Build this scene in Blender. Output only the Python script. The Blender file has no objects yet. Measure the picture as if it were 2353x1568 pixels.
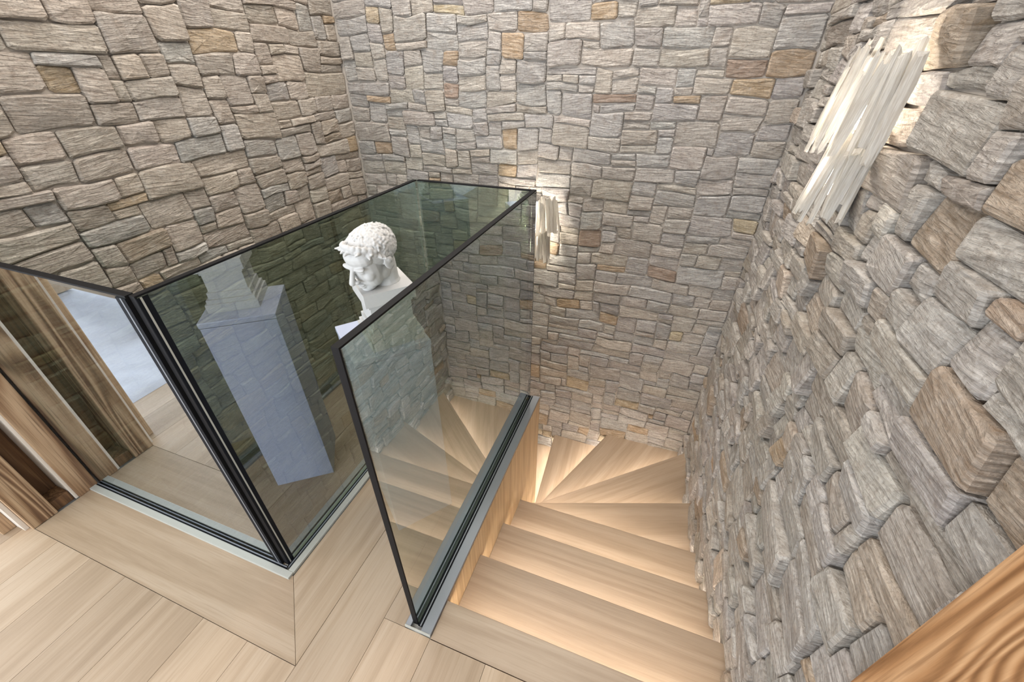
import bpy, bmesh, math, random
from mathutils import Vector, Matrix, noise
S = bpy.context.scene
COL = S.collection
PI = math.pi

# ------------------------------------------------------------------ camera
CAM = Vector((0, 0, 1.5)); FPX = 942.0; PITCH = math.atan(634 / 942.0); YAW = math.radians(20)
cd = bpy.data.cameras.new('camera'); cam = bpy.data.objects.new('camera', cd); COL.objects.link(cam)
cam.location = CAM; cam.rotation_euler = (PI / 2 - PITCH, 0, YAW)
cd.sensor_fit = 'HORIZONTAL'; cd.sensor_width = 36; cd.lens = FPX / 2353 * 36; cd.clip_start = 0.02
S.camera = cam
_h = Vector((-math.sin(YAW), math.cos(YAW), 0)); _r = Vector((math.cos(YAW), math.sin(YAW), 0))
_F = _h * math.cos(PITCH) - Vector((0, 0, math.sin(PITCH))); _U = _h * math.sin(PITCH) + Vector((0, 0, math.cos(PITCH)))
def project(P):
    d = Vector(P) - CAM; k = d.dot(_F)
    return (1176.5 + FPX * d.dot(_r) / k, 784 - FPX * d.dot(_U) / k, k)

# ------------------------------------------------------------------ light and exposure
S.view_settings.view_transform = 'Standard'; S.view_settings.look = 'None'
S.view_settings.gamma = 1; S.view_settings.use_curve_mapping = False
S.view_settings.exposure = 0.42
w = bpy.data.worlds.new('world'); S.world = w; w.use_nodes = True
w.node_tree.nodes['Background'].inputs[0].default_value = (0.75, 0.86, 1, 1)
w.node_tree.nodes['Background'].inputs[1].default_value = 0.6
def area(name, loc, rot, sx, sy, power, col):
    l = bpy.data.lights.new(name, 'AREA'); l.shape = 'RECTANGLE'; l.size = sx; l.size_y = sy; l.energy = power; l.color = col
    o = bpy.data.objects.new(name, l); COL.objects.link(o); o.location = loc; o.rotation_euler = rot
    return o
# daylight entering through the two big windows of the room behind the camera
area('window_daylight_front', (-1.9, -3.5, 1.35), (PI / 2, 0, 0), 3.0, 2.0, 150, (0.86, 0.93, 1))
area('window_daylight_left', (-5.5, -1.5, 1.35), (PI / 2, 0, -PI / 2), 2.8, 2.0, 80, (0.86, 0.93, 1))

# ------------------------------------------------------------------ helpers
def link(o, parent=None):
    COL.objects.link(o)
    if parent is not None: o.parent = parent
    return o
def tag(o, label=None, cat=None, group=None, kind=None):
    if label: o['label'] = label
    if cat: o['category'] = cat
    if group: o['group'] = group
    if kind: o['kind'] = kind
    return o
def thing(name, label, cat, loc=(0, 0, 0), rz=0, group=None):
    o = bpy.data.objects.new(name, None); link(o); o.location = loc; o.rotation_euler = (0, 0, rz); o.empty_display_size = .05
    return tag(o, label, cat, group)
def mesh_obj(name, bm, mat, parent=None, loc=(0, 0, 0), rz=0, smooth=False):
    me = bpy.data.meshes.new(name); bm.normal_update(); bm.to_mesh(me); bm.free()
    for m in (mat if isinstance(mat, (list, tuple)) else [mat]): me.materials.append(m)
    if smooth:
        for p in me.polygons: p.use_smooth = True
    o = bpy.data.objects.new(name, me); o.location = loc; o.rotation_euler = (0, 0, rz)
    return link(o, parent)
def bm_box(bm, lo, hi, mi=0):
    x0, y0, z0 = lo; x1, y1, z1 = hi
    v = [bm.verts.new(p) for p in ((x0,y0,z0),(x1,y0,z0),(x1,y1,z0),(x0,y1,z0),(x0,y0,z1),(x1,y0,z1),(x1,y1,z1),(x0,y1,z1))]
    for q in ((3,2,1,0),(4,5,6,7),(0,1,5,4),(1,2,6,5),(2,3,7,6),(3,0,4,7)):
        bm.faces.new([v[i] for i in q]).material_index = mi
    return v
def box(name, lo, hi, mat, parent=None, bevel=0.0, off=None):
    """box given in parent space; origin at its own centre"""
    c = [(a + b) / 2 for a, b in zip(lo, hi)]
    bm = bmesh.new(); bm_box(bm, [a - q for a, q in zip(lo, c)], [b - q for b, q in zip(hi, c)])
    if bevel: bmesh.ops.bevel(bm, geom=bm.edges[:], offset=bevel, segments=2, affect='EDGES', profile=.6)
    return mesh_obj(name, bm, mat, parent, c)
def prism(name, pts, z0, z1, mat, parent=None, rz=0, bevel=0.0):
    """vertical prism over polygon pts (world xy), local x along angle rz"""
    cx = sum(p[0] for p in pts) / len(pts); cy = sum(p[1] for p in pts) / len(pts); c, s = math.cos(-rz), math.sin(-rz)
    L = [((x - cx) * c - (y - cy) * s, (x - cx) * s + (y - cy) * c) for x, y in pts]
    ar = sum(L[i][0] * L[(i + 1) % len(L)][1] - L[(i + 1) % len(L)][0] * L[i][1] for i in range(len(L)))
    if ar < 0: L.reverse()
    zc = (z0 + z1) / 2; bm = bmesh.new()
    a = [bm.verts.new((x, y, z0 - zc)) for x, y in L]; b = [bm.verts.new((x, y, z1 - zc)) for x, y in L]; n = len(L)
    bm.faces.new(b); bm.faces.new(a[::-1])
    for i in range(n): bm.faces.new((a[i], a[(i + 1) % n], b[(i + 1) % n], b[i]))
    if bevel: bmesh.ops.bevel(bm, geom=bm.edges[:], offset=bevel, segments=2, affect='EDGES', profile=.6)
    return mesh_obj(name, bm, mat, parent, (cx, cy, zc), rz)

# ------------------------------------------------------------------ materials
class NT:
    def __init__(s, name):
        s.m = bpy.data.materials.new(name); s.m.use_nodes = True; s.t = s.m.node_tree; s.t.nodes.clear()
        s.out = s.n('ShaderNodeOutputMaterial')
    def n(s, t, **kw):
        nd = s.t.nodes.new(t)
        for k, v in kw.items(): setattr(nd, k, v)
        return nd
    def put(s, sock, v):
        if isinstance(v, bpy.types.NodeSocket): s.t.links.new(v, sock)
        elif v is not None:
            if hasattr(sock.default_value, '__len__') and len(sock.default_value) == 4 and hasattr(v, '__len__') and len(v) == 3: v = (*v, 1)
            sock.default_value = v
    def math(s, op, a, b=0.0, c=None):
        nd = s.n('ShaderNodeMath', operation=op); s.put(nd.inputs[0], a); s.put(nd.inputs[1], b)
        if c is not None: s.put(nd.inputs[2], c)
        return nd.outputs[0]
    def vmath(s, op, a, b=None):
        nd = s.n('ShaderNodeVectorMath', operation=op); s.put(nd.inputs[0], a)
        if b is not None: s.put(nd.inputs[1], b)
        return nd.outputs['Value'] if op in ('DOT_PRODUCT', 'LENGTH', 'DISTANCE') else nd.outputs[0]
    def noise(s, vec, scale, detail=4, rough=.55, dist=0.0):
        nd = s.n('ShaderNodeTexNoise'); s.put(nd.inputs['Vector'], vec)
        for k, v in (('Scale', scale), ('Detail', detail), ('Roughness', rough), ('Distortion', dist)): s.put(nd.inputs[k], v)
        return nd.outputs['Fac']
    def ramp(s, fac, stops):
        nd = s.n('ShaderNodeValToRGB'); s.put(nd.inputs[0], fac); e = nd.color_ramp.elements
        while len(e) < len(stops): e.new(.5)
        for el, (p, c) in zip(e, stops): el.position = p; el.color = (*c, 1)
        return nd.outputs[0]
    def mix(s, fac, a, b, mode='MIX'):
        nd = s.n('ShaderNodeMix', data_type='RGBA', blend_type=mode)
        s.put(nd.inputs[0], fac); s.put(nd.inputs[6], a); s.put(nd.inputs[7], b); return nd.outputs[2]
    def bump(s, h, strength, dist, normal=None):
        nd = s.n('ShaderNodeBump'); s.put(nd.inputs['Height'], h); s.put(nd.inputs['Strength'], strength); s.put(nd.inputs['Distance'], dist)
        if normal is not None: s.put(nd.inputs['Normal'], normal)
        return nd.outputs[0]
    def bsdf(s, col, rough=.5, metal=0.0, normal=None, spec=.5, **kw):
        b = s.n('ShaderNodeBsdfPrincipled'); s.put(b.inputs['Base Color'], col); s.put(b.inputs['Roughness'], rough); s.put(b.inputs['Metallic'], metal)
        s.put(b.inputs['Specular IOR Level'], spec)
        if normal is not None: s.put(b.inputs['Normal'], normal)
        for k, v in kw.items(): s.put(b.inputs[k], v)
        s.t.links.new(b.outputs[0], s.out.inputs[0]); return b

def mat_plain(name, col, rough=.5, metal=0.0, nscale=60, nstr=.05, spec=.5):
    t = NT(name); P = t.n('ShaderNodeTexCoord').outputs['Object']
    n = t.noise(P, nscale, 3)
    c = t.mix(t.math('MULTIPLY', n, .18), col, tuple(x * .55 for x in col))
    t.bsdf(c, rough, metal, t.bump(n, nstr, .002) if nstr else None, spec); return t.m

def mat_stone(name):
    t = NT(name)
    at = t.n('ShaderNodeAttribute', attribute_name='stone_tone')
    base = at.outputs['Color']; rnd = at.outputs['Alpha']
    pos = t.n('ShaderNodeNewGeometry').outputs['Position']
    off = t.n('ShaderNodeCombineXYZ'); t.put(off.inputs[0], t.math('MULTIPLY', rnd, 37)); t.put(off.inputs[1], t.math('MULTIPLY', rnd, 91)); t.put(off.inputs[2], t.math('MULTIPLY', rnd, 53))
    p = t.vmath('ADD', pos, off.outputs[0])
    # beds of the split face run level, slightly tilted from stone to stone
    sh = t.n('ShaderNodeSeparateXYZ'); t.put(sh.inputs[0], p)
    tilt = t.math('MULTIPLY', t.math('SUBTRACT', rnd, .5), .30)
    zz = t.math('ADD', sh.outputs[2], t.math('MULTIPLY', tilt, t.math('ADD', sh.outputs[0], sh.outputs[1])))
    cv = t.n('ShaderNodeCombineXYZ'); t.put(cv.inputs[0], sh.outputs[0]); t.put(cv.inputs[1], sh.outputs[1]); t.put(cv.inputs[2], zz)
    st = t.vmath('MULTIPLY', cv.outputs[0], (16, 16, 120))
    n1 = t.noise(st, 1, 6, .62, .6)
    n2 = t.noise(p, 22, 5, .6)
    n3 = t.noise(p, 110, 3, .6)
    dark = t.mix(1.0, base, (.62, .60, .585), 'MULTIPLY'); light = t.mix(.35, base, (.66, .61, .55))
    c = t.mix(t.ramp(n1, [(.33, (0, 0, 0)), (.68, (1, 1, 1))]), dark, light)
    c = t.mix(t.math('MULTIPLY', t.ramp(n2, [(.52, (0, 0, 0)), (.72, (1, 1, 1))]), .35), c, (.24, .18, .13))
    c = t.mix(t.math('MULTIPLY', t.ramp(n3, [(.36, (1, 1, 1)), (.50, (0, 0, 0))]), .38), c, (.17, .145, .12))
    c = t.mix(t.math('MULTIPLY', t.ramp(n2, [(.22, (1, 1, 1)), (.42, (0, 0, 0))]), .3), c, (.62, .60, .58))
    h = t.math('ADD', t.math('MULTIPLY', n1, 1.0), t.math('ADD', t.math('MULTIPLY', n2, .55), t.math('MULTIPLY', n3, .16)))
    t.bsdf(c, .82, 0, t.bump(h, 1.0, .014), spec=.25); return t.m

def mat_wood(name, stops, axis=0, fine=26, broad=5, rough=.45, bumpd=.0006, knots=(), ring=0.0, contrast=1.0, along=.06):
    """grain along local axis; knots = (x,y,z,size) in object space bend the growth rings"""
    t = NT(name)
    P = t.n('ShaderNodeTexCoord').outputs['Object']; rnd = t.n('ShaderNodeObjectInfo').outputs['Random']
    sx = [1.0, 1.0, 1.0]; sx[axis] = along
    off = t.n('ShaderNodeCombineXYZ')
    for i, k in enumerate((17.3, 41.7, 29.1)): t.put(off.inputs[i], t.math('MULTIPLY', rnd, k))
    P2 = t.vmath('ADD', P, off.outputs[0]) if not knots else P
    v = t.vmath('MULTIPLY', P2, tuple(sx))
    nb = t.noise(v, broad, 3, .5, .4)
    nf = t.noise(v, fine * 4, 4, .6)
    sy = list(sx); sy[axis] = along * .35
    nl = t.noise(t.vmath('MULTIPLY', P2, tuple(sy)), fine * 11, 2, .5)
    g = nb; kmask = None
    for (kx, ky, kz, ks) in knots:
        d = t.vmath('SUBTRACT', P, (kx, ky, kz)); sc = [1 / ks] * 3; sc[axis] = .42 / ks
        r = t.vmath('LENGTH', t.vmath('MULTIPLY', d, tuple(sc)))
        e = t.math('POWER', 2.718, t.math('MULTIPLY', t.math('MULTIPLY', r, r), -.5))
        g = t.math('ADD', g, t.math('MULTIPLY', e, .55))
        m = t.math('POWER', 2.718, t.math('MULTIPLY', t.math('MULTIPLY', r, r), -14.0))
        kmask = m if kmask is None else t.math('MAXIMUM', kmask, m)
    if ring:
        s_ = t.math('SINE', t.math('MULTIPLY', g, ring)); g2 = t.math('MULTIPLY_ADD', s_, .5, .5)
        fac = t.math('ADD', t.math('MULTIPLY', g2, .55), t.math('MULTIPLY', nf, .45))
    else:
        s_ = t.math('SINE', t.math('MULTIPLY', nb, 46)); g2 = t.math('MULTIPLY_ADD', s_, .5, .5)
        fac = t.math('ADD', t.math('MULTIPLY', nb, .46), t.math('ADD', t.math('MULTIPLY', nf, .34), t.math('MULTIPLY', g2, .20)))
    c = t.ramp(fac, stops)
    c = t.mix(t.math('MULTIPLY', t.ramp(nl, [(.3, (1, 1, 1)), (.5, (0, 0, 0))]), .35 * contrast), c, stops[0][1])
    if not knots:
        hs = t.n('ShaderNodeHueSaturation'); t.put(hs.inputs['Color'], c); t.put(hs.inputs['Value'], t.math('MULTIPLY_ADD', rnd, .22, .89)); c = hs.outputs[0]
    if kmask is not None: c = t.mix(t.math('MULTIPLY', kmask, .85), c, (.035, .017, .010))
    t.bsdf(c, rough, 0, t.bump(t.math('ADD', fac, t.math('MULTIPLY', nl, .5)), .6, bumpd), spec=.4); return t.m

OAK = [(.18, (.27, .19, .12)), (.5, (.385, .285, .195)), (.82, (.455, .355, .26))]
M = {}
M['stone'] = mat_stone('schist_stone')
M['mortar'] = mat_plain('mortar', (.46, .41, .36), .95, 0, 90, .6)
M['oak_floor'] = mat_wood('oak_plank_along_y', OAK, 1)
M['oak_x'] = mat_wood('oak_along_x', OAK, 0)
OAKT = [(.18, (.25, .18, .12)), (.5, (.35, .265, .19)), (.82, (.42, .33, .245))]
M['oak_tread'] = mat_wood('oak_tread', OAKT, 0, rough=.42)
M['oak_clad'] = mat_wood('oak_cladding', [(.15, (.27, .17, .085)), (.5, (.44, .31, .175)), (.85, (.57, .43, .27))], 2, 20, 7, contrast=1.6)
M['plaster'] = mat_plain('white_plaster', (.78, .77, .75), .9, 0, 40, .1)
M['alu'] = mat_plain('grey_aluminium', (.22, .235, .26), .42, .4, 300, .02)
M['alu_light'] = mat_plain('pale_aluminium', (.42, .42, .38), .5, .15, 300, .02)
M['black'] = mat_plain('black_rubber', (.006, .007, .010), .6, 0, 10, 0, .12)
M['slot'] = mat_plain('dark_bronze_edge', (.006, .006, .007), .6, 0, 20, 0, .15)
M['joint'] = mat_plain('pale_green_glass_edge', (.30, .33, .29), .3, 0, 100, .02)
M['plaster_white'] = mat_plain('white_cast_plaster', (.50, .50, .495), .6, 0, 120, .04)
M['plinth'] = mat_plain('pale_lavender_lacquer', (.43, .47, .60), .35, 0, 30, .01)

def mat_glass():
    t = NT('tinted_mirror_glass')
    ge = t.n('ShaderNodeNewGeometry')
    c = t.math('ABSOLUTE', t.vmath('DOT_PRODUCT', ge.outputs['Incoming'], ge.outputs['Normal']))
    f = t.math('POWER', t.math('SUBTRACT', 1.0, c), 2.4); R0 = .26
    R = t.math('MULTIPLY_ADD', f, 1 - R0, R0)
    tr = t.n('ShaderNodeBsdfTransparent'); t.put(tr.inputs[0], (.34, .41, .33))
    gl = t.n('ShaderNodeBsdfGlossy'); t.put(gl.inputs['Color'], (.90, .95, 1.0)); t.put(gl.inputs['Roughness'], 0.0)
    mx = t.n('ShaderNodeMixShader'); t.put(mx.inputs[0], R); t.t.links.new(tr.outputs[0], mx.inputs[1]); t.t.links.new(gl.outputs[0], mx.inputs[2])
    t.t.links.new(mx.outputs[0], t.out.inputs[0]); return t.m
M['glass'] = mat_glass()
_t = NT('clear_glass_face'); _tr = _t.n('ShaderNodeBsdfTransparent'); _tr.inputs[0].default_value = (.97, .99, .97, 1); _t.t.links.new(_tr.outputs[0], _t.out.inputs[0]); M['clear'] = _t.m
def mat_emit(name, col, st):
    t = NT(name); e = t.n('ShaderNodeEmission'); t.put(e.inputs[0], col); t.put(e.inputs[1], st); t.t.links.new(e.outputs[0], t.out.inputs[0]); return t.m
M['led'] = mat_emit('warm_led', (1, .92, .82), 50)
M['downlight'] = mat_emit('downlight_glow', (1, .93, .84), 6)
M['bulb'] = mat_emit('bulb_glow', (1, .92, .80), 5)
def mat_selenite():
    t = NT('selenite_crystal'); P = t.n('ShaderNodeTexCoord').outputs['Object']; rnd = t.n('ShaderNodeObjectInfo').outputs['Random']
    v = t.vmath('MULTIPLY', P, (1, 1, .05)); n = t.noise(v, 420, 3, .6); n2 = t.noise(t.vmath('MULTIPLY', P, (1, 1, .25)), 70, 3)
    c = t.mix(t.ramp(n, [(.3, (0, 0, 0)), (.7, (1, 1, 1))]), (.40, .365, .32), (.70, .69, .66))
    c = t.mix(t.math('MULTIPLY', t.ramp(n2, [(.5, (0, 0, 0)), (.75, (1, 1, 1))]), .3), c, (.34, .28, .22))
    d = t.n('ShaderNodeBsdfPrincipled'); t.put(d.inputs['Base Color'], c); t.put(d.inputs['Roughness'], .35); t.put(d.inputs['Normal'], t.bump(n, .5, .002))
    tl = t.n('ShaderNodeBsdfTranslucent'); t.put(tl.inputs[0], t.mix(.5, c, (.9, .88, .84)))
    mx = t.n('ShaderNodeMixShader'); t.put(mx.inputs[0], .5); t.t.links.new(d.outputs[0], mx.inputs[1]); t.t.links.new(tl.outputs[0], mx.inputs[2]); t.t.links.new(mx.outputs[0], t.out.inputs[0]); return t.m
M['selenite'] = mat_selenite()

# ------------------------------------------------------------------ stone walls
XC, YB, XA = 0.508, 2.445, -1.990          # mortar planes of the right, back and left stone walls
ZLO, ZHI = -2.9, 2.75
def stone_wall(name, to_world, u0, u1, z0, z1, seed, depth, tones, holes=(), unit=.0425, vunit=.039, rough=1.0):
    rng = random.Random(seed)
    nu = int(round((u1 - u0) / unit)); nv = int(round((z1 - z0) / vunit)); du = (u1 - u0) / nu; dv = (z1 - z0) / nv
    occ = [[False] * nu for _ in range(nv)]; rects = []
    for j in range(nv):
        i = 0
        while i < nu:
            if occ[j][i]: i += 1; continue
            hh = rng.choices((1, 2, 3), (.22, .60, .18))[0]; ww = rng.choices((1, 2, 3, 4, 5, 6), (.03, .14, .30, .30, .16, .07))[0]
            if hh == 3: ww = max(2, ww)
            hh = min(hh, nv - j); k = 0
            while k < ww and i + k < nu and not occ[j][i + k]: k += 1
            ww = k
            if i + ww < nu and not occ[j][i + ww] and (i + ww + 1 >= nu or occ[j][i + ww + 1]): ww += 1
            ok = all(not occ[j + b][i + a] for a in range(ww) for b in range(hh))
            if not ok: hh = 1
            for b in range(hh):
                for a in range(ww): occ[j + b][i + a] = True
            rects.append((i, j, ww, hh)); i += ww
    def warp(u, v):
        a = noise.noise_vector(Vector((u * 3.1 + seed, v * 3.1, seed * 1.7))); b = noise.noise_vector(Vector((u * 11 + seed, v * 11, 3.3)))
        eu = min(1, max(0, (u - u0) / .06)) * min(1, max(0, (u1 - u) / .06))
        return u + eu * (a.x * .020 + b.x * .013), v + a.y * .022 + b.y * .013
    stones = []
    for (i, j, ww, hh) in rects:
        a0, a1, b0, b1 = u0 + i * du, u0 + (i + ww) * du, z0 + j * dv, z0 + (j + hh) * dv
        W, Hh = a1 - a0, b1 - b0; g = rng.uniform(.0008, .0028)
        c = [min(W, Hh) * rng.uniform(.04, .17) for _ in range(4)]
        q = [(a0 + c[0], b0), (a1 - c[1], b0), (a1, b0 + c[1] * .7), (a1, b1 - c[2] * .7), (a1 - c[2], b1), (a0 + c[3], b1), (a0, b1 - c[3] * .7), (a0, b0 + c[0] * .7)]
        if W > .13:
            q.insert(1, (a0 + W * rng.uniform(.35, .65), b0 + rng.uniform(-.003, .003))); q.insert(6, (a0 + W * rng.uniform(.35, .65), b1 + rng.uniform(-.003, .003)))
        mu, mv = (a0 + a1) / 2, (b0 + b1) / 2
        pts = []
        for (u, v) in q:
            u2, v2 = warp(u, v)
            u2 += g * (1 if u < mu else -1); v2 += g * (1 if v < mv else -1); pts.append((u2, v2))
        cu = sum(p[0] for p in pts) / len(pts); cv = sum(p[1] for p in pts) / len(pts)
        d = rng.uniform(depth[0], depth[1]); tu = rng.uniform(-.05, .05) * rough; tv = rng.uniform(-.09, .09) * rough
        n = len(pts); V = []
        ins = min(.007, Hh * .14); fu = max(.5, 1 - 2 * ins / W); fv = max(.5, 1 - 2 * ins / Hh)
        def dep(u, v, k): return d * k + tu * (u - cu) + tv * (v - cv)
        for (u, v) in pts: V.append((u, v, -.012))
        for (u, v) in pts: V.append((u, v, max(.006, dep(u, v, 1) - .0065 + rng.uniform(-.002, .002))))
        for (u, v) in pts: V.append((cu + (u - cu) * fu, cv + (v - cv) * fv, max(.008, dep(u, v, 1) + rng.uniform(-.0025, .0025))))
        V.append((cu + rng.uniform(-.2, .2) * W, cv + rng.uniform(-.15, .15) * Hh, dep(cu, cv, 1) + rng.uniform(-.002, .006)))
        Fc = []
        for k in range(n):
            l = (k + 1) % n
            Fc += [(k, l, n + l, n + k), (n + k, n + l, 2 * n + l, 2 * n + k), (2 * n + k, 2 * n + l, 3 * n)]
        tone = rng.choices([x[0] for x in tones], [x[1] for x in tones])[0]; br = rng.uniform(.84, 1.14)
        tone = tuple(min(.8, x * br * rng.uniform(.985, 1.015)) for x in tone)
        Wd = [Vector(to_world(*v)) for v in V]
        px, py, k = project(to_world(cu, cv, d))
        s = W * Hh / (k * k) if (k > .1 and -40 < px < 2393 and -40 < py < 1608) else 0
        for (hx0, hy0, hx1, hy1) in holes:
            if hx0 < cu < hx1 and hy0 < cv < hy1: s = 0
        stones.append((s, Wd, Fc, tone, rng.random()))
    return stones
def to_mesh(nm, verts, faces, tones):
    me = bpy.data.meshes.new(nm); me.from_pydata(verts, [], faces)
    at = me.attributes.new('stone_tone', 'FLOAT_COLOR', 'POINT')
    at.data.foreach_set('color', [x for t in tones for x in t]); me.materials.append(M['stone']); return me
def finish_wall(wall, stones, flip):
    stones.sort(key=lambda s: -s[0]); V, Fs, T = [], [], []
    for idx, (s, Wd, Fc, tone, r) in enumerate(stones):
        if flip: Fc = [f[::-1] for f in Fc]
        if idx < 296 and s > 0:
            c = sum(Wd, Vector()) / len(Wd)
            me = to_mesh('stone', [p - c for p in Wd], Fc, [(*tone, r)] * len(Wd))
            o = bpy.data.objects.new('stone', me); o.location = c; link(o, wall)
        else:
            b = len(V); V += Wd; Fs += [tuple(i + b for i in f) for f in Fc]; T += [(*tone, r)] * len(Wd)
    o = bpy.data.objects.new('stone_remainder', to_mesh('stone_remainder', V, Fs, T)); o['kind'] = 'stuff'; link(o, wall)

WARM = [((.50, .435, .37), 5), ((.47, .425, .375), 4), ((.53, .47, .41), 4), ((.44, .385, .33), 3), ((.45, .44, .42), 2), ((.50, .37, .22), .5), ((.56, .43, .28), .5), ((.36, .29, .22), .7)]
COOL = [((.43, .405, .385), 4), ((.415, .41, .405), 5), ((.46, .425, .39), 4), ((.385, .37, .365), 3), ((.47, .43, .38), 3), ((.43, .31, .19), .8), ((.30, .21, .155), .6), ((.50, .41, .27), .6)]
GREY = [((.43, .40, .37), 5), ((.41, .385, .365), 4), ((.45, .415, .375), 4), ((.37, .325, .28), 3), ((.47, .44, .40), 2), ((.45, .31, .19), .7), ((.53, .44, .35), .6), ((.36, .27, .19), .8)]
def structure(o): o['kind'] = 'structure'; return o
wl = structure(box('wall_left', (XA - .25, .46, ZLO), (XA, YB + .25, ZHI), M['mortar']))
wb = structure(box('wall_back', (XA - .25, YB, ZLO), (XC + .25, YB + .25, ZHI), M['mortar']))
wr = structure(box('wall_right', (XC, .30, ZLO), (XC + .25, YB, ZHI), M['mortar']))
wl['label'] = 'beige grey schist masonry wall beside the left glass panes'; wb['label'] = 'cool grey schist masonry wall facing the landing, with a sconce'; wr['label'] = 'rough grey schist masonry wall along the right stair flight'
def child_space(stones, wall):
    inv = Vector(wall.location)
    return [(s, [p - inv for p in Wd], Fc, t, r) for (s, Wd, Fc, t, r) in stones]
finish_wall(wl, child_space(stone_wall('l', lambda u, v, d: (XA + d, u, v), .46, YB, ZLO, ZHI, 11, (.010, .026), WARM, unit=.046), wl), False)
finish_wall(wb, child_space(stone_wall('b', lambda u, v, d: (u, YB - d, v), XA + .03, XC - .02, ZLO, ZHI, 23, (.009, .022), COOL, vunit=.037), wb), False)
finish_wall(wr, child_space(stone_wall('r', lambda u, v, d: (XC - d, u, v), .30, YB - .02, ZLO, ZHI, 37, (.010, .042), GREY, unit=.044, vunit=.036, rough=1.8), wr), True)

# ------------------------------------------------------------------ room shell behind the camera
RX0, RX1, RY0 = -5.6, .60, -3.6
fl = structure(box('floor', (RX0, RY0, -.30), (-1.05, .432, -.016), M['plaster']))
def floor_sub(lo, hi): box('floor_slab', [a - b for a, b in zip(lo, fl.location)], [a - b for a, b in zip(hi, fl.location)], M['plaster'], fl)
floor_sub((-1.05, .44, -.30), (-.46, 1.60, -.016)); floor_sub((-1.05, RY0, -.30), (RX1, .44, -.016))
rng = random.Random(5)
def plank(pts, mat):
    o = prism('plank', pts, -.016, 0.0, mat); o.parent = fl; o.location -= fl.location; return o
def run_y(x0, x1, y0, y1, first):
    y = y1 - first; top = y1; g = .0006
    while True:
        lo = max(y, y0); plank([(x0 + g, lo + g), (x1 - g, lo + g), (x1 - g, top - g), (x0 + g, top - g)], M['oak_floor'])
        if lo <= y0: break
        top = lo; y -= rng.uniform(.9, 1.9)
BS = .225                                     # seam between field planks and border plank
x = -.775
while x > RX0:
    run_y(max(RX0, x - .19), x, RY0, BS, rng.uniform(.5, 1.7)); x -= .19
x = -.775
run_y(-.600, -.522, .427, 1.585, 2)
run_y(-.775, -.600, RY0, 1.585, rng.uniform(1.9, 2.3)); run_y(-.600, -.430, RY0, .427, .9)
x = -.430
while x < RX1: run_y(x, min(RX1, x + .19), RY0, .425, rng.uniform(.5, 1.7)); x += .19
g = .001
plank([(-2.06, BS + g), (-.775 - g, BS + g), (-.98 - g, .43), (-2.06, .43)], M['oak_x'])
plank([(-.98 + g, .43), (-.775 - g, BS + 3 * g), (-.775 - g, 1.585), (-.98 + g, 1.585)], M['oak_floor'])

cl = structure(box('ceiling', (RX0, RY0, ZHI), (XC + .25, YB + .25, ZHI + .12), M['plaster']))
def wall_with_window(nm, axis, pos, a0, a1, w0, w1, z0, z1, wn):
    def bx(n, p0, p1, q0, q1, mat, par=None, t=.2, s=0):
        lo = (p0, pos - t, q0) if axis == 'x' else (pos - t, p0, q0); hi = (p1, pos + s, q1) if axis == 'x' else (pos + s, p1, q1)
        if par is not None: lo = [i - j for i, j in zip(lo, par.location)]; hi = [i - j for i, j in zip(hi, par.location)]
        return box(n, lo, hi, mat, par)
    wall = structure(bx(nm, a0, w0, -.3, ZHI, M['plaster']))
    bx('wall_section', w1, a1, -.3, ZHI, M['plaster'], wall); bx('wall_section', w0, w1, -.3, z0, M['plaster'], wall); bx('wall_section', w0, w1, z1, ZHI, M['plaster'], wall)
    win = structure(bx(wn, w0, w1, z0, z0 + .05, M['clad'], None, .14, -.06))
    bx('window_frame', w0, w1, z1 - .05, z1, M['clad'], win, .14, -.06)
    for k in range(4):
        p = w0 + (w1 - w0 - .05) * k / 3; bx('window_frame', p, p + .05, z0 + .05, z1 - .05, M['clad'], win, .14, -.06)
M['clad'] = mat_wood('brown_window_wood', [(.2, (.12, .06, .03)), (.5, (.22, .12, .06)), (.8, (.32, .19, .1))], 2)
wall_with_window('wall_front', 'x', RY0, RX0, RX1 + .2, -3.5, -.3, .3, 2.4, 'window_1')
wall_with_window('wall_far_left', 'y', RX0, RY0, .70, -3.0, 0.0, .3, 2.4, 'window_2')
structure(box('wall_partition', (RX0, .50, -.3), (-2.25, .70, ZHI), M['plaster']))
structure(box('wall_side', (RX1, RY0, -.3), (RX1 + .2, .30, ZHI), M['plaster']))
structure(box('floor_lower', (XA - .25, -1.0, -3.0), (XC + .25, YB + .25, -2.88), M['oak_tread']))
structure(box('wall_lower', (XA - .25, -1.2, -3.0), (XC + .25, -1.0, -.30), M['plaster']))
structure(box('wall_lower_left', (XA - .25, -1.0, -2.88), (XA, .46, -.30), M['plaster']))
structure(box('wall_lower_right', (XC, -1.0, -2.88), (XC + .25, .30, -.30), M['plaster']))

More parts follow.
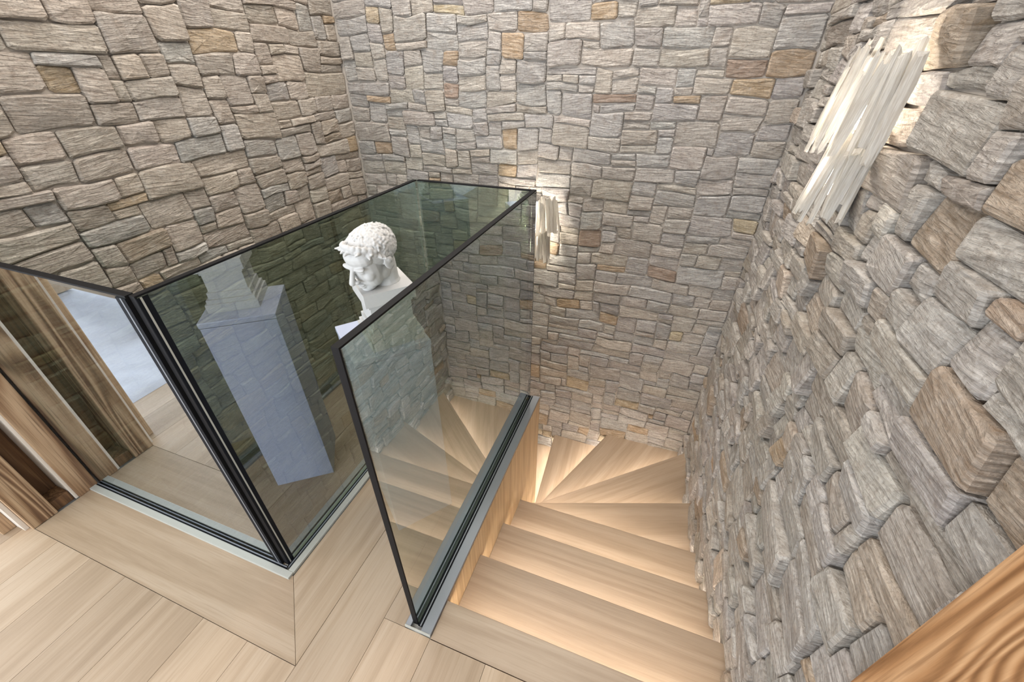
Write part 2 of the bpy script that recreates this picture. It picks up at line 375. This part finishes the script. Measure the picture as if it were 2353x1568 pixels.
# ------------------------------------------------------------------ staircase
RIS = .16
SXR, SXL = -.43, -1.05                           # faces of the stair core
inner = {0: (SXR, .545), 1: (SXR, .805), 2: (SXR, 1.06), 3: (SXR, 1.315), 4: (SXR, 1.41), 5: (SXR, 1.50), 6: (SXR, 1.575), 7: (-.45, 1.625), 8: (-.72, 1.625), 9: (-1.0, 1.625),
         10: (SXL, 1.575), 11: (SXL, 1.50), 12: (SXL, 1.41), 13: (SXL, 1.315), 14: (SXL, 1.06), 15: (SXL, .805), 16: (SXL, .545), 17: (SXL, .29)}
XO, YO, XL = .500, 2.437, -1.982
outer = {0: (XO, .545), 1: (XO, .805), 2: (XO, 1.06), 3: (XO, 1.325), 4: (XO, 1.745), 5: (XO, 2.30), 6: (-.07, YO), 7: (-.50, YO), 8: (-.94, YO), 9: (-1.42, YO),
         10: (XL, 2.30), 11: (XL, 1.745), 12: (XL, 1.5), 13: (XL, 1.325), 14: (XL, 1.06), 15: (XL, .805), 16: (XL, .545), 17: (XL, .29)}
st = thing('staircase', 'pale oak staircase with lit winder treads turning below the landing', 'staircase', (-.43, .545, 0))
o0 = Vector((-.43, .545, 0))
def st_prism(nm, pts, z0, z1, mat, rz=0, bevel=0):
    o = prism(nm, pts, z0, z1, mat, st, rz, bevel); o.location -= o0; return o
for k in range(0, 18):
    z = -RIS * k; i1, u1 = Vector(inner[k]), Vector(outer[k]); d1 = (u1 - i1).normalized(); ang = math.atan2(d1.y, d1.x)
    fw = Vector((-d1.y, d1.x))
    if k == 0:
        pts = [(SXR, .427), (XO + .08, .427), (XO, .545), (SXR, .545)]
        st_prism('nosing_board', pts, z - .04, z, M['oak_tread'], 0, .002)
    else:
        i0, u0 = Vector(inner[k - 1]), Vector(outer[k - 1]); d0 = (u0 - i0).normalized(); b0 = Vector((d0.y, -d0.x)) * .035
        i0 = i0 + b0; u0 = u0 + b0
        pts = [i0, u0]
        if k == 6: pts += [Vector((XO, YO))]
        if k == 10: pts += [Vector((XL, YO))]
        pts += [u1, i1]
        if k == 7: pts += [Vector((SXR, 1.62))]
        if k == 10: pts += [Vector((SXL, 1.62))]
        st_prism('tread', [tuple(p) for p in pts], z - .04, z, M['oak_tread'], ang, .002)
    # riser below this nosing, set back, and the light strip under the nosing
    a, b = i1 - fw * .030, u1 - fw * .030
    if k < 17:
        st_prism('riser', [tuple(a), tuple(b), tuple(b - fw * .018), tuple(a - fw * .018)], z - RIS, z - .04, M['oak_tread'], ang)
        e = .03 * (u1 - i1).length
        a2, b2 = i1 + d1 * e - fw * .010, u1 - d1 * e - fw * .010
        if k < 12: st_prism('led_strip', [tuple(a2), tuple(b2), tuple(b2 - fw * .010), tuple(a2 - fw * .010)], z - .046, z - .0405, M['led'], ang)
# core between the flights: oak panels on the visible sides
st_prism('core_panel', [(-.448, .50), (-.43, .50), (-.43, 1.625), (-.448, 1.625)], -2.88, -.005, M['oak_clad'])
st_prism('core_panel', [(-1.05, 1.607), (-.448, 1.607), (-.448, 1.625), (-1.05, 1.625)], -2.88, -.02, M['oak_clad'])
st_prism('core_panel', [(-1.05, .44), (-1.032, .44), (-1.032, 1.607), (-1.05, 1.607)], -2.88, -.02, M['oak_clad'])
st_prism('core_panel', [(-1.98, .44), (-1.05, .44), (-1.05, .458), (-1.98, .458)], -.45, -.02, M['oak_clad'])
st_prism('core_panel', [(-.43, .43), (XO, .43), (XO, .448), (-.43, .448)], -.60, -.04, M['oak_clad'])

# ------------------------------------------------------------------ glass balustrade
ZT = 1.09
def pane(name, label, axis, pos, th, a0, a1, ends=(0, 0), group='tinted glass balustrade panes'):
    """upright sheet; axis = the axis it runs along; pos = its reflecting face, th = signed thickness away from it"""
    bm = bmesh.new(); p0, p1 = min(pos, pos + th), max(pos, pos + th); e = .0045
    def pt(a, p, z): return (a, p, z) if axis == 'x' else (p, a, z)
    for p, mi in ((pos, 0), (pos + th, 1)):
        q = [bm.verts.new(pt(*c)) for c in ((a0 + e, p, 0), (a1 - e, p, 0), (a1 - e, p, ZT - e), (a0 + e, p, ZT - e))]
        bm.faces.new(q).material_index = mi
    root = thing(name, label, 'glass panel', (0, 0, 0), 0, group)
    sheet = mesh_obj('glass_sheet', bm, [M['glass'], M['clear']], root)
    for (c0, c1, en) in ((pt(a0, p0, 0), pt(a0 + e, p1, ZT), ends[0]), (pt(a1 - e, p0, 0), pt(a1, p1, ZT), ends[1]), (pt(a0 + e, p0, ZT - e), pt(a1 - e, p1, ZT), 0)):
        if en == 2: continue
        bm = bmesh.new(); bm_box(bm, c0, c1); mesh_obj('polished_edge', bm, M['joint'] if en else M['slot'], root)
    return root
def strip(root, nm, lo, hi, mat, bevel=.0015): return box(nm, lo, hi, mat, root, bevel)
GY, GX2, GX4, GY3 = .450, -1.024, -.485, 1.600
p1 = pane('glass_panel', 'tinted glass pane on the floor edge beside the timber screen', 'x', GY, .017, -2.055, -1.046)
strip(p1, 'base_curb', (-2.06, .414, -.002), (-.984, .437, .010), M['alu_light'])
strip(p1, 'gasket', (-2.06, .437, -.002), (-1.02, .4425, .006), M['black']); strip(p1, 'base_channel', (-2.06, .4425, -.002), (-1.02, .4465, .009), M['alu'], .0008)
strip(p1, 'gasket', (-2.06, .4465, -.002), (-1.02, .4495, .006), M['black'])
p2 = pane('glass_panel', 'long tinted glass pane left of the bust plinth, mirroring the plinth', 'y', GX2, -.017, .455, 1.612, (0, 1))
strip(p2, 'base_curb', (-1.006, .437, -.002), (-.982, 1.59, .010), M['alu_light']); strip(p2, 'gasket', (-1.012, .4425, -.002), (-1.006, 1.59, .006), M['black'])
strip(p2, 'base_channel', (-1.016, .4465, -.002), (-1.012, 1.59, .009), M['alu'], .0008); strip(p2, 'gasket', (-1.0235, .4495, -.002), (-1.016, 1.59, .006), M['black'])
strip(p1, 'corner_seal', (-1.078, .4475, .004), (-1.046, .4498, ZT - .006), M['black'], 0); strip(p1, 'corner_trim', (-1.062, .4465, .004), (-1.057, .4475, ZT - .006), M['alu'], 0)  # dark and pale strips imitate the pane edge and its mirror image
strip(p2, 'corner_seal', (-1.0238, .4555, .004), (-1.0225, .480, ZT - .006), M['black'], 0); strip(p2, 'corner_trim', (-1.0225, .463, .004), (-1.0217, .467, ZT - .006), M['alu_light'], 0)
p3 = pane('glass_panel', 'short tinted glass pane behind the bust facing the lit back wall', 'x', GY3, .017, -1.0225, -.505, (2, 0))
strip(p3, 'base_curb', (-.982, 1.56, -.002), (-.52, 1.583, .010), M['alu_light']); strip(p3, 'gasket', (-.982, 1.583, -.002), (-.52, 1.5995, .006), M['black'])
p4 = pane('glass_panel', 'reflective tinted glass pane standing on the grey capped stair spine', 'y', GX4, -.017, .447, 1.618)
strip(p4, 'base_curb', (-.522, .432, -.002), (-.5025, 1.62, .012), M['alu']); strip(p4, 'gasket', (-.4845, .445, -.002), (-.476, 1.62, .006), M['black'])
strip(p4, 'base_channel', (-.476, .445, -.002), (-.472, 1.62, .010), M['alu'], .0008); strip(p4, 'gasket', (-.472, .445, -.002), (-.466, 1.62, .006), M['black'])
strip(p4, 'base_curb', (-.466, .432, -.002), (-.4305, 1.62, .012), M['alu']); strip(p4, 'end_plate', (-.522, .4285, -.002), (-.4305, .4325, .013), M['alu_light'], .0008)

# ------------------------------------------------------------------ plinth and bust
BX, BY, BA = -.742, .862, math.radians(-38)
PH = .815
pl = thing('plinth', 'pale lavender square plinth behind the spine glass carrying the bust', 'plinth', (BX, BY, 0), BA)
box('plinth_body', (-.113, -.113, 0), (.113, .113, PH - .022), M['plinth'], pl, .002); box('plinth_top', (-.115, -.115, PH - .020), (.115, .115, PH), M['plinth'], pl, .003)
_SPH = {}
def _sphere(seg, rings):
    if (seg, rings) not in _SPH:
        V = [Vector((0, 0, 1))] + [Vector((math.sin(PI * j / rings) * math.cos(2 * PI * i / seg), math.sin(PI * j / rings) * math.sin(2 * PI * i / seg), math.cos(PI * j / rings))) for j in range(1, rings) for i in range(seg)] + [Vector((0, 0, -1))]
        Fc = []
        for i in range(seg):
            k = (i + 1) % seg; Fc.append((0, 1 + i, 1 + k)); b = 1 + (rings - 2) * seg; Fc.append((b + k, b + i, len(V) - 1))
            for j in range(rings - 2): a = 1 + j * seg; Fc.append((a + i, a + seg + i, a + seg + k, a + k))
        _SPH[(seg, rings)] = (V, Fc)
    return _SPH[(seg, rings)]
def bm_ell(bm, c, r, rot=None, seg=16, rings=10):
    V, Fc = _sphere(seg, rings); R3 = rot if rot is not None else Matrix.Identity(3); c = Vector(c)
    vs = [bm.verts.new(c + R3 @ Vector((v.x * r[0], v.y * r[1], v.z * r[2]))) for v in V]
    for f in Fc: bm.faces.new([vs[q] for q in f])
def bm_caps(bm, a, b, ra, rb, n=7):
    a, b = Vector(a), Vector(b)
    for i in range(n):
        t = i / (n - 1); r = ra + (rb - ra) * t; bm_ell(bm, a.lerp(b, t), (r, r, r), None, 14, 8)
def build_bust():
    root = thing('bust', 'white plaster bust of a curly-haired head bowed over a moulded base', 'sculpture', (BX + .030, BY + .010, PH), BA)
    base = bmesh.new()
    for (h, z0, z1, bv) in ((.078, 0, .030, 0), (.072, .030, .044, 0), (.064, .044, .066, 0), (.058, .066, .128, 0), (.062, .128, .138, 0), (.071, .138, .176, 0)):
        bm_box(base, (-h, -h, z0), (h, h, z1))
    mesh_obj('bust_base', base, M['plaster_white'], root)
    r2 = random.Random(3); bm = bmesh.new(); E = lambda c, r, rot=None: bm_ell(bm, Vector(c), r, rot)
    E((0, .08, .64), (.32, .41, .35)); E((0, -.16, .42), (.265, .25, .38)); E((0, -.17, .22), (.215, .23, .19)); E((0, -.335, .075), (.10, .085, .085)); E((0, -.27, .13), (.15, .14, .11))
    E((0, -.20, .66), (.275, .21, .20))
    for s in (-1, 1):
        E((s * .125, -.375, .548), (.12, .055, .036), Matrix.Rotation(s * -.15, 3, 'Y')); E((s * .15, -.275, .36), (.10, .10, .11)); E((s * .12, -.345, .482), (.058, .05, .04))
        E((s * .052, -.465, .325), (.04, .05, .036)); E((s * .34, .03, .44), (.032, .085, .13), Matrix.Rotation(.25, 3, 'X')); E((s * .36, .06, .50), (.03, .055, .06))
        E((s * .12, -.19, .28), (.13, .17, .20)); E((s * .15, -.02, .26), (.10, .16, .16))
    bm_caps(bm, (0, -.405, .55), (0, -.53, .345), .036, .052); E((0, -.41, .225), (.095, .05, .026)); E((0, -.40, .172), (.080, .05, .032)); E((0, -.36, .20), (.10, .06, .06))
    face = bm; bm = bmesh.new()
    # hair: combed locks on the crown, loose curls round the brow
    C = Vector((0, .08, .64)); R = Vector((.335, .425, .365)); bm_ell(bm, C + Vector((0, .012, .006)), (.330, .412, .358), None, 32, 20)
    for k in range(620):
        th = r2.uniform(0, 2 * PI); ph = r2.uniform(-.55, 1.0); ph = math.asin(max(-1, min(1, ph)))
        n = Vector((math.cos(ph) * math.sin(th), -math.cos(ph) * math.cos(th), math.sin(ph)))
        if n.y < -.15 and n.z < .72 - .30 * abs(n.x): continue
        if abs(n.x) > .55 and n.z < -.42 and n.y < .25: continue
        rim = max(0, 1 - abs(n.z - .42) / .35) * (1 if n.y < .2 else .3)
        p = C + Vector((n.x * R.x, n.y * R.y, n.z * R.z)) * (1.0 + .10 * rim * r2.random())
        tang = (Vector((0, .15, 1)) - n * n.z).normalized() if n.z < .93 else Vector((0, -1, 0))
        tang = Matrix.Rotation(r2.uniform(-.7, .7), 3, n) @ tang
        bi = n.cross(tang).normalized(); rot = Matrix((bi, tang, n)).transposed(); L = r2.uniform(.06, .11)
        for q in range(4):
            tq = q / 3 - .5; w_ = .019 * (1 - abs(tq) * .7) + .007 * rim
            pp = p + tang * (tq * L * 1.6) + bi * (math.sin(tq * 5) * .025) + n * (.004 - .04 * tq * tq)
            bm_ell(bm, pp, (w_, L * .36, w_ * 1.15), rot, 8, 6)
    for k in range(34):
        th = -1.25 + 2.5 * k / 33; n = Vector((math.sin(th), -math.cos(th), 0)); z = .885 + .03 * math.sin(k * 2.1) - .17 * abs(math.sin(th)) ** 3
        p = Vector((n.x * .31, .02 + n.y * .335, z))
        bm_ell(bm, p, (.05, .045, .055 + .012 * (k % 3)), Matrix.Rotation(r2.uniform(-.6, .6), 3, 'Y'), 10, 7)
    for k in range(15):
        th = -1.5 + 3.0 * k / 14 + r2.uniform(-.08, .08); n = Vector((math.sin(th), -math.cos(th), 0)); z = .84 - .22 * abs(math.sin(th)) ** 3 + r2.uniform(-.03, .03)
        a = Vector((n.x * .29, .03 + n.y * .32, z)); bm_caps(bm, a, a + n * r2.uniform(.09, .14) + Vector((r2.uniform(-.05, .05), 0, r2.uniform(-.02, .05))), .055, .016, 5)
    # bow and turn the head about the top of the neck
    rot = Matrix.Translation((0, .12, .15)) @ Matrix.Rotation(math.radians(26), 4, 'Z') @ Matrix.Rotation(math.radians(17), 4, 'X') @ Matrix.Translation((0, -.12, -.15))
    fit = Matrix.Translation((0, -.006, .188)) @ Matrix.Diagonal((.168, .165, .156, 1))
    bmesh.ops.transform(bm, matrix=fit @ rot, verts=bm.verts[:]); hair = bm; bm = face
    bmesh.ops.transform(bm, matrix=rot, verts=bm.verts[:])
    bm_caps(bm, (0, .10, .30), (0, .13, -.10), .225, .215, 9); bm_caps(bm, (0, .13, -.06), (0, .12, -.16), .215, .25, 5); bm_caps(bm, (-.1, .0, -.05), (.13, .02, .18), .07, .08, 6)
    bmesh.ops.transform(bm, matrix=fit, verts=bm.verts[:])
    for v in bm.verts: v.co.z = max(v.co.z, .1755)
    def fuse(b, nm, it, par):
        tmp = mesh_obj('tmp_' + nm, b, M['plaster_white'])
        md = tmp.modifiers.new('r', 'REMESH'); md.mode = 'VOXEL'; md.voxel_size = .0016
        sm = tmp.modifiers.new('s', 'SMOOTH'); sm.factor = .5; sm.iterations = it
        me = bpy.data.meshes.new_from_object(tmp.evaluated_get(bpy.context.evaluated_depsgraph_get())); bpy.data.objects.remove(tmp); me.name = nm
        for p in me.polygons: p.use_smooth = True
        if not me.materials: me.materials.append(M['plaster_white'])
        return link(bpy.data.objects.new(nm, me), par)
    head = fuse(face, 'head', 12, root); fuse(hair, 'hair', 2, head)
build_bust()

# ------------------------------------------------------------------ crystal wall sconces
def strip_mesh(r2, wd, ln):
    bm = bmesh.new(); n = 5; rows = []
    top = r2.uniform(-.022, .020); bot = r2.uniform(-.03, .024); sk = r2.uniform(-.004, .004)
    for i in range(n):
        t = i / (n - 1); z = (ln / 2 + top) * (1 - t) - (ln / 2 + bot) * t; f = 1 - .35 * abs(2 * t - 1) ** 3 * r2.uniform(.4, 1)
        x = sk * t + r2.uniform(-.0012, .0012); hw = wd / 2 * f; d = .0045 * r2.uniform(.8, 1.2)
        zz = [z + (r2.uniform(-.010, .010) if i in (0, n - 1) else 0) for _ in range(4)]
        rows.append([bm.verts.new(q) for q in ((x - hw, d * .3, zz[0]), (x - hw * .3, -d, zz[1]), (x + hw * .5, -d * .7, zz[2]), (x + hw, d * .4, zz[3]), (x, d, z))])
    for i in range(n - 1):
        for j in range(5): bm.faces.new((rows[i][j], rows[i][(j + 1) % 5], rows[i + 1][(j + 1) % 5], rows[i + 1][j]))
    bm.faces.new(rows[0][::-1]); bm.faces.new(rows[-1]); bmesh.ops.recalc_face_normals(bm, faces=bm.faces)
    me = bpy.data.meshes.new('crystal_strip'); bm.to_mesh(me); bm.free(); me.materials.append(M['selenite']); return me
def sconce(label, loc, rz, seed, power):
    """local -y points into the room, origin at the wall in the middle of the lamp"""
    r2 = random.Random(seed); root = thing('wall_sconce', label, 'wall lamp', loc, rz)
    protos = [strip_mesh(r2, r2.uniform(.018, .034), .20) for _ in range(14)]
    W, D = .165, .10
    box('backplate', (-.07, -.012, -.17), (.07, 0, .17), M['alu'], root, .003)
    for tier, (zc, rad) in enumerate(((.085, 1.0), (-.080, .74))):
        for lay in range(2):
            n = (15, 11)[lay] - 2 * tier
            for k in range(n):
                a = -1.32 + 2.64 * (k + r2.uniform(-.25, .25)) / (n - 1); rr = rad * (1 - .14 * lay) * r2.uniform(.96, 1.04)
                x, y = W * rr * math.sin(a), -.012 - D * rr * math.cos(a)
                o = bpy.data.objects.new('crystal_strip', r2.choice(protos)); o.location = (x, y, zc + r2.uniform(-.012, .012) + (.02 if lay else 0))
                o.rotation_euler = (-.15 + r2.uniform(-.05, .05), r2.uniform(-.05, .05), a * .75 + r2.uniform(-.15, .15)); link(o, root)
        bm = bmesh.new(); bm_ell(bm, Vector((0, 0, 0)), (.016, .016, .030), None, 12, 8); bm_box(bm, (-.010, -.010, -.05), (.010, .010, -.028))
        mesh_obj('bulb', bm, M['bulb'], root, (0, -.05, zc))
        l = bpy.data.lights.new('sconce_lamp', 'POINT'); l.energy = power; l.color = (1, .90, .76); l.shadow_soft_size = .02
        lo = bpy.data.objects.new('sconce_lamp', l); lo.location = (0, -.078, zc); link(lo, root)
    return root
sconce('two-tier crystal fringe wall sconce glowing on the rough right wall', (XC - .030, 1.44, 1.325), -PI / 2, 4, 5.0)
sconce('two-tier crystal fringe wall sconce low on the back wall beside the glass corner', (-.735, YB - .036, .655), 0, 9, 7.0)

# ------------------------------------------------------------------ timber by the stairwell
TW = [(.15, (.10, .05, .025)), (.45, (.27, .16, .085)), (.85, (.45, .31, .19))]
M['timber'] = mat_wood('old_timber', TW, 2, 14, 9, .7, .004, contrast=1.8, ring=60.0)
M['timber_knot'] = mat_wood('old_timber_knotted', TW, 2, 14, 6, .7, .004, knots=((.1, .02, -.35, .10), (.1, -.03, .45, .08)), ring=46.0, contrast=1.8)
M['timber_dark'] = mat_wood('dark_timber', [(.15, (.035, .016, .008)), (.5, (.14, .07, .03)), (.85, (.30, .17, .08))], 2, 14, 8, .75, .004, contrast=2)
M['pale_batten'] = mat_wood('pale_batten', [(.2, (.55, .48, .40)), (.5, (.66, .60, .53)), (.8, (.75, .70, .64))], 2)  # pale tone for the narrow strips along the post edges
M['post'] = mat_wood('warm_pine_post', [(.12, (.15, .065, .022)), (.42, (.34, .175, .075)), (.85, (.50, .30, .155))], 2, 14, 5, .6, .003, knots=((-.1, .03, -.37, .035), (-.1, -.08, .25, .03)), ring=60.0, contrast=1.5, along=.10)
sc = thing('timber_screen', 'weathered brown timber screen of upright posts at the end of the glass', 'timber screen', (-2.13, .30, 0))
def sbox(nm, lo, hi, mat, bevel=.003): return box(nm, [a - b for a, b in zip(lo, (-2.13, .30, 0))], [a - b for a, b in zip(hi, (-2.13, .30, 0))], mat, sc, bevel)
sbox('post', (-2.20, .376, 0), (-2.058, .446, ZHI), M['timber_knot'], .004); sbox('batten', (-2.18, .366, 0), (-2.066, .376, ZHI), M['pale_batten'], .001)
sbox('backing_board', (-2.20, .303, 0), (-2.150, .366, ZHI), M['timber_dark']); sbox('base_block', (-2.150, .304, 0), (-2.072, .365, .05), M['timber_dark'])
sbox('post', (-2.20, .222, 0), (-2.060, .303, ZHI), M['timber'], .004); sbox('batten', (-2.18, .208, 0), (-2.085, .2215, ZHI), M['pale_batten'], .001)
sbox('post', (-2.24, .168, 0), (-2.140, .208, ZHI), M['timber'], .004)
rp = box('timber_post', (.452, .16, 0), (.60, .437, ZHI), M['post'], None, .006)
tag(rp, 'warm brown knotty pine post at the near end of the right stone wall', 'post')

# ------------------------------------------------------------------ room things seen mirrored in the glass
bm = bmesh.new(); nx, ny = 90, 90; X0, X1, Y0, Y1 = -5.0, -2.46, -2.4, .34
r2 = random.Random(8); vs = []
for j in range(ny + 1):
    for i in range(nx + 1):
        xx = X0 + (X1 - X0) * i / nx; yy = Y0 + (Y1 - Y0) * j / ny; e = 0 if i in (0, nx) or j in (0, ny) else 1
        vs.append(bm.verts.new((xx, yy, .001 + e * (.022 + .008 * noise.noise(Vector((xx * 9, yy * 9, 0))) + r2.uniform(-.004, .004)))))
for j in range(ny):
    for i in range(nx):
        a = j * (nx + 1) + i; bm.faces.new((vs[a], vs[a + 1], vs[a + nx + 2], vs[a + nx + 1]))
M['rug'] = mat_plain('white_wool', (.56, .58, .64), .95, 0, 60, 1.0)
rug = mesh_obj('rug', bm, M['rug'], None, (0, 0, 0), 0, True); tag(rug, 'fluffy white wool rug on the oak floor, mirrored in the glass by the timber screen', 'rug')
be = thing('bench', 'low pale oak bench standing on the white rug', 'bench', (-3.5, -.55, .036))
box('bench_seat', (-.9, -.13, .22), (.55, .13, .26), M['oak_x'], be, .003)
for sx in (-.8, .45): box('leg', (sx - .04, -.11, 0), (sx + .04, .11, .22), M['oak_x'], be, .003)

# ------------------------------------------------------------------ unseen ceiling downlights, added to brighten the stone walls and landing
for i, (x, y, pw, lab) in enumerate(((-1.5, .95, 11, 'white round ceiling downlight above the near end of the left void'), (-1.45, 1.85, 11, 'white round ceiling downlight in the corner of the left and back walls'),
        (-.7, 1.95, 11, 'white round ceiling downlight above the back wall sconce'), (0, 1.9, 11, 'white round ceiling downlight above the winder treads'), (.0, 1.0, 4, 'white round ceiling downlight above the top of the stairs'),
        (-1.3, -.35, 4, 'white round ceiling downlight above the landing floor'), (-3.2, -.9, 10, 'white round ceiling downlight above the white rug'))):
    d = thing('ceiling_downlight', lab, 'downlight', (x, y, ZHI))
    bm = bmesh.new(); bmesh.ops.create_cone(bm, cap_ends=True, segments=24, radius1=.075, radius2=.08, depth=.012); mesh_obj('ring', bm, M['plaster'], d, (0, 0, -.006))
    bm = bmesh.new(); bmesh.ops.create_circle(bm, cap_ends=True, segments=24, radius=.055); bmesh.ops.reverse_faces(bm, faces=bm.faces); mesh_obj('lens', bm, M['downlight'], d, (0, 0, -.0135))
    l = bpy.data.lights.new('downlight_lamp', 'AREA'); l.shape = 'DISK'; l.size = .5; l.energy = pw; l.color = (1, .94, .87)
    lo = bpy.data.objects.new('downlight_lamp', l); lo.location = (0, 0, -.03); link(lo, d)
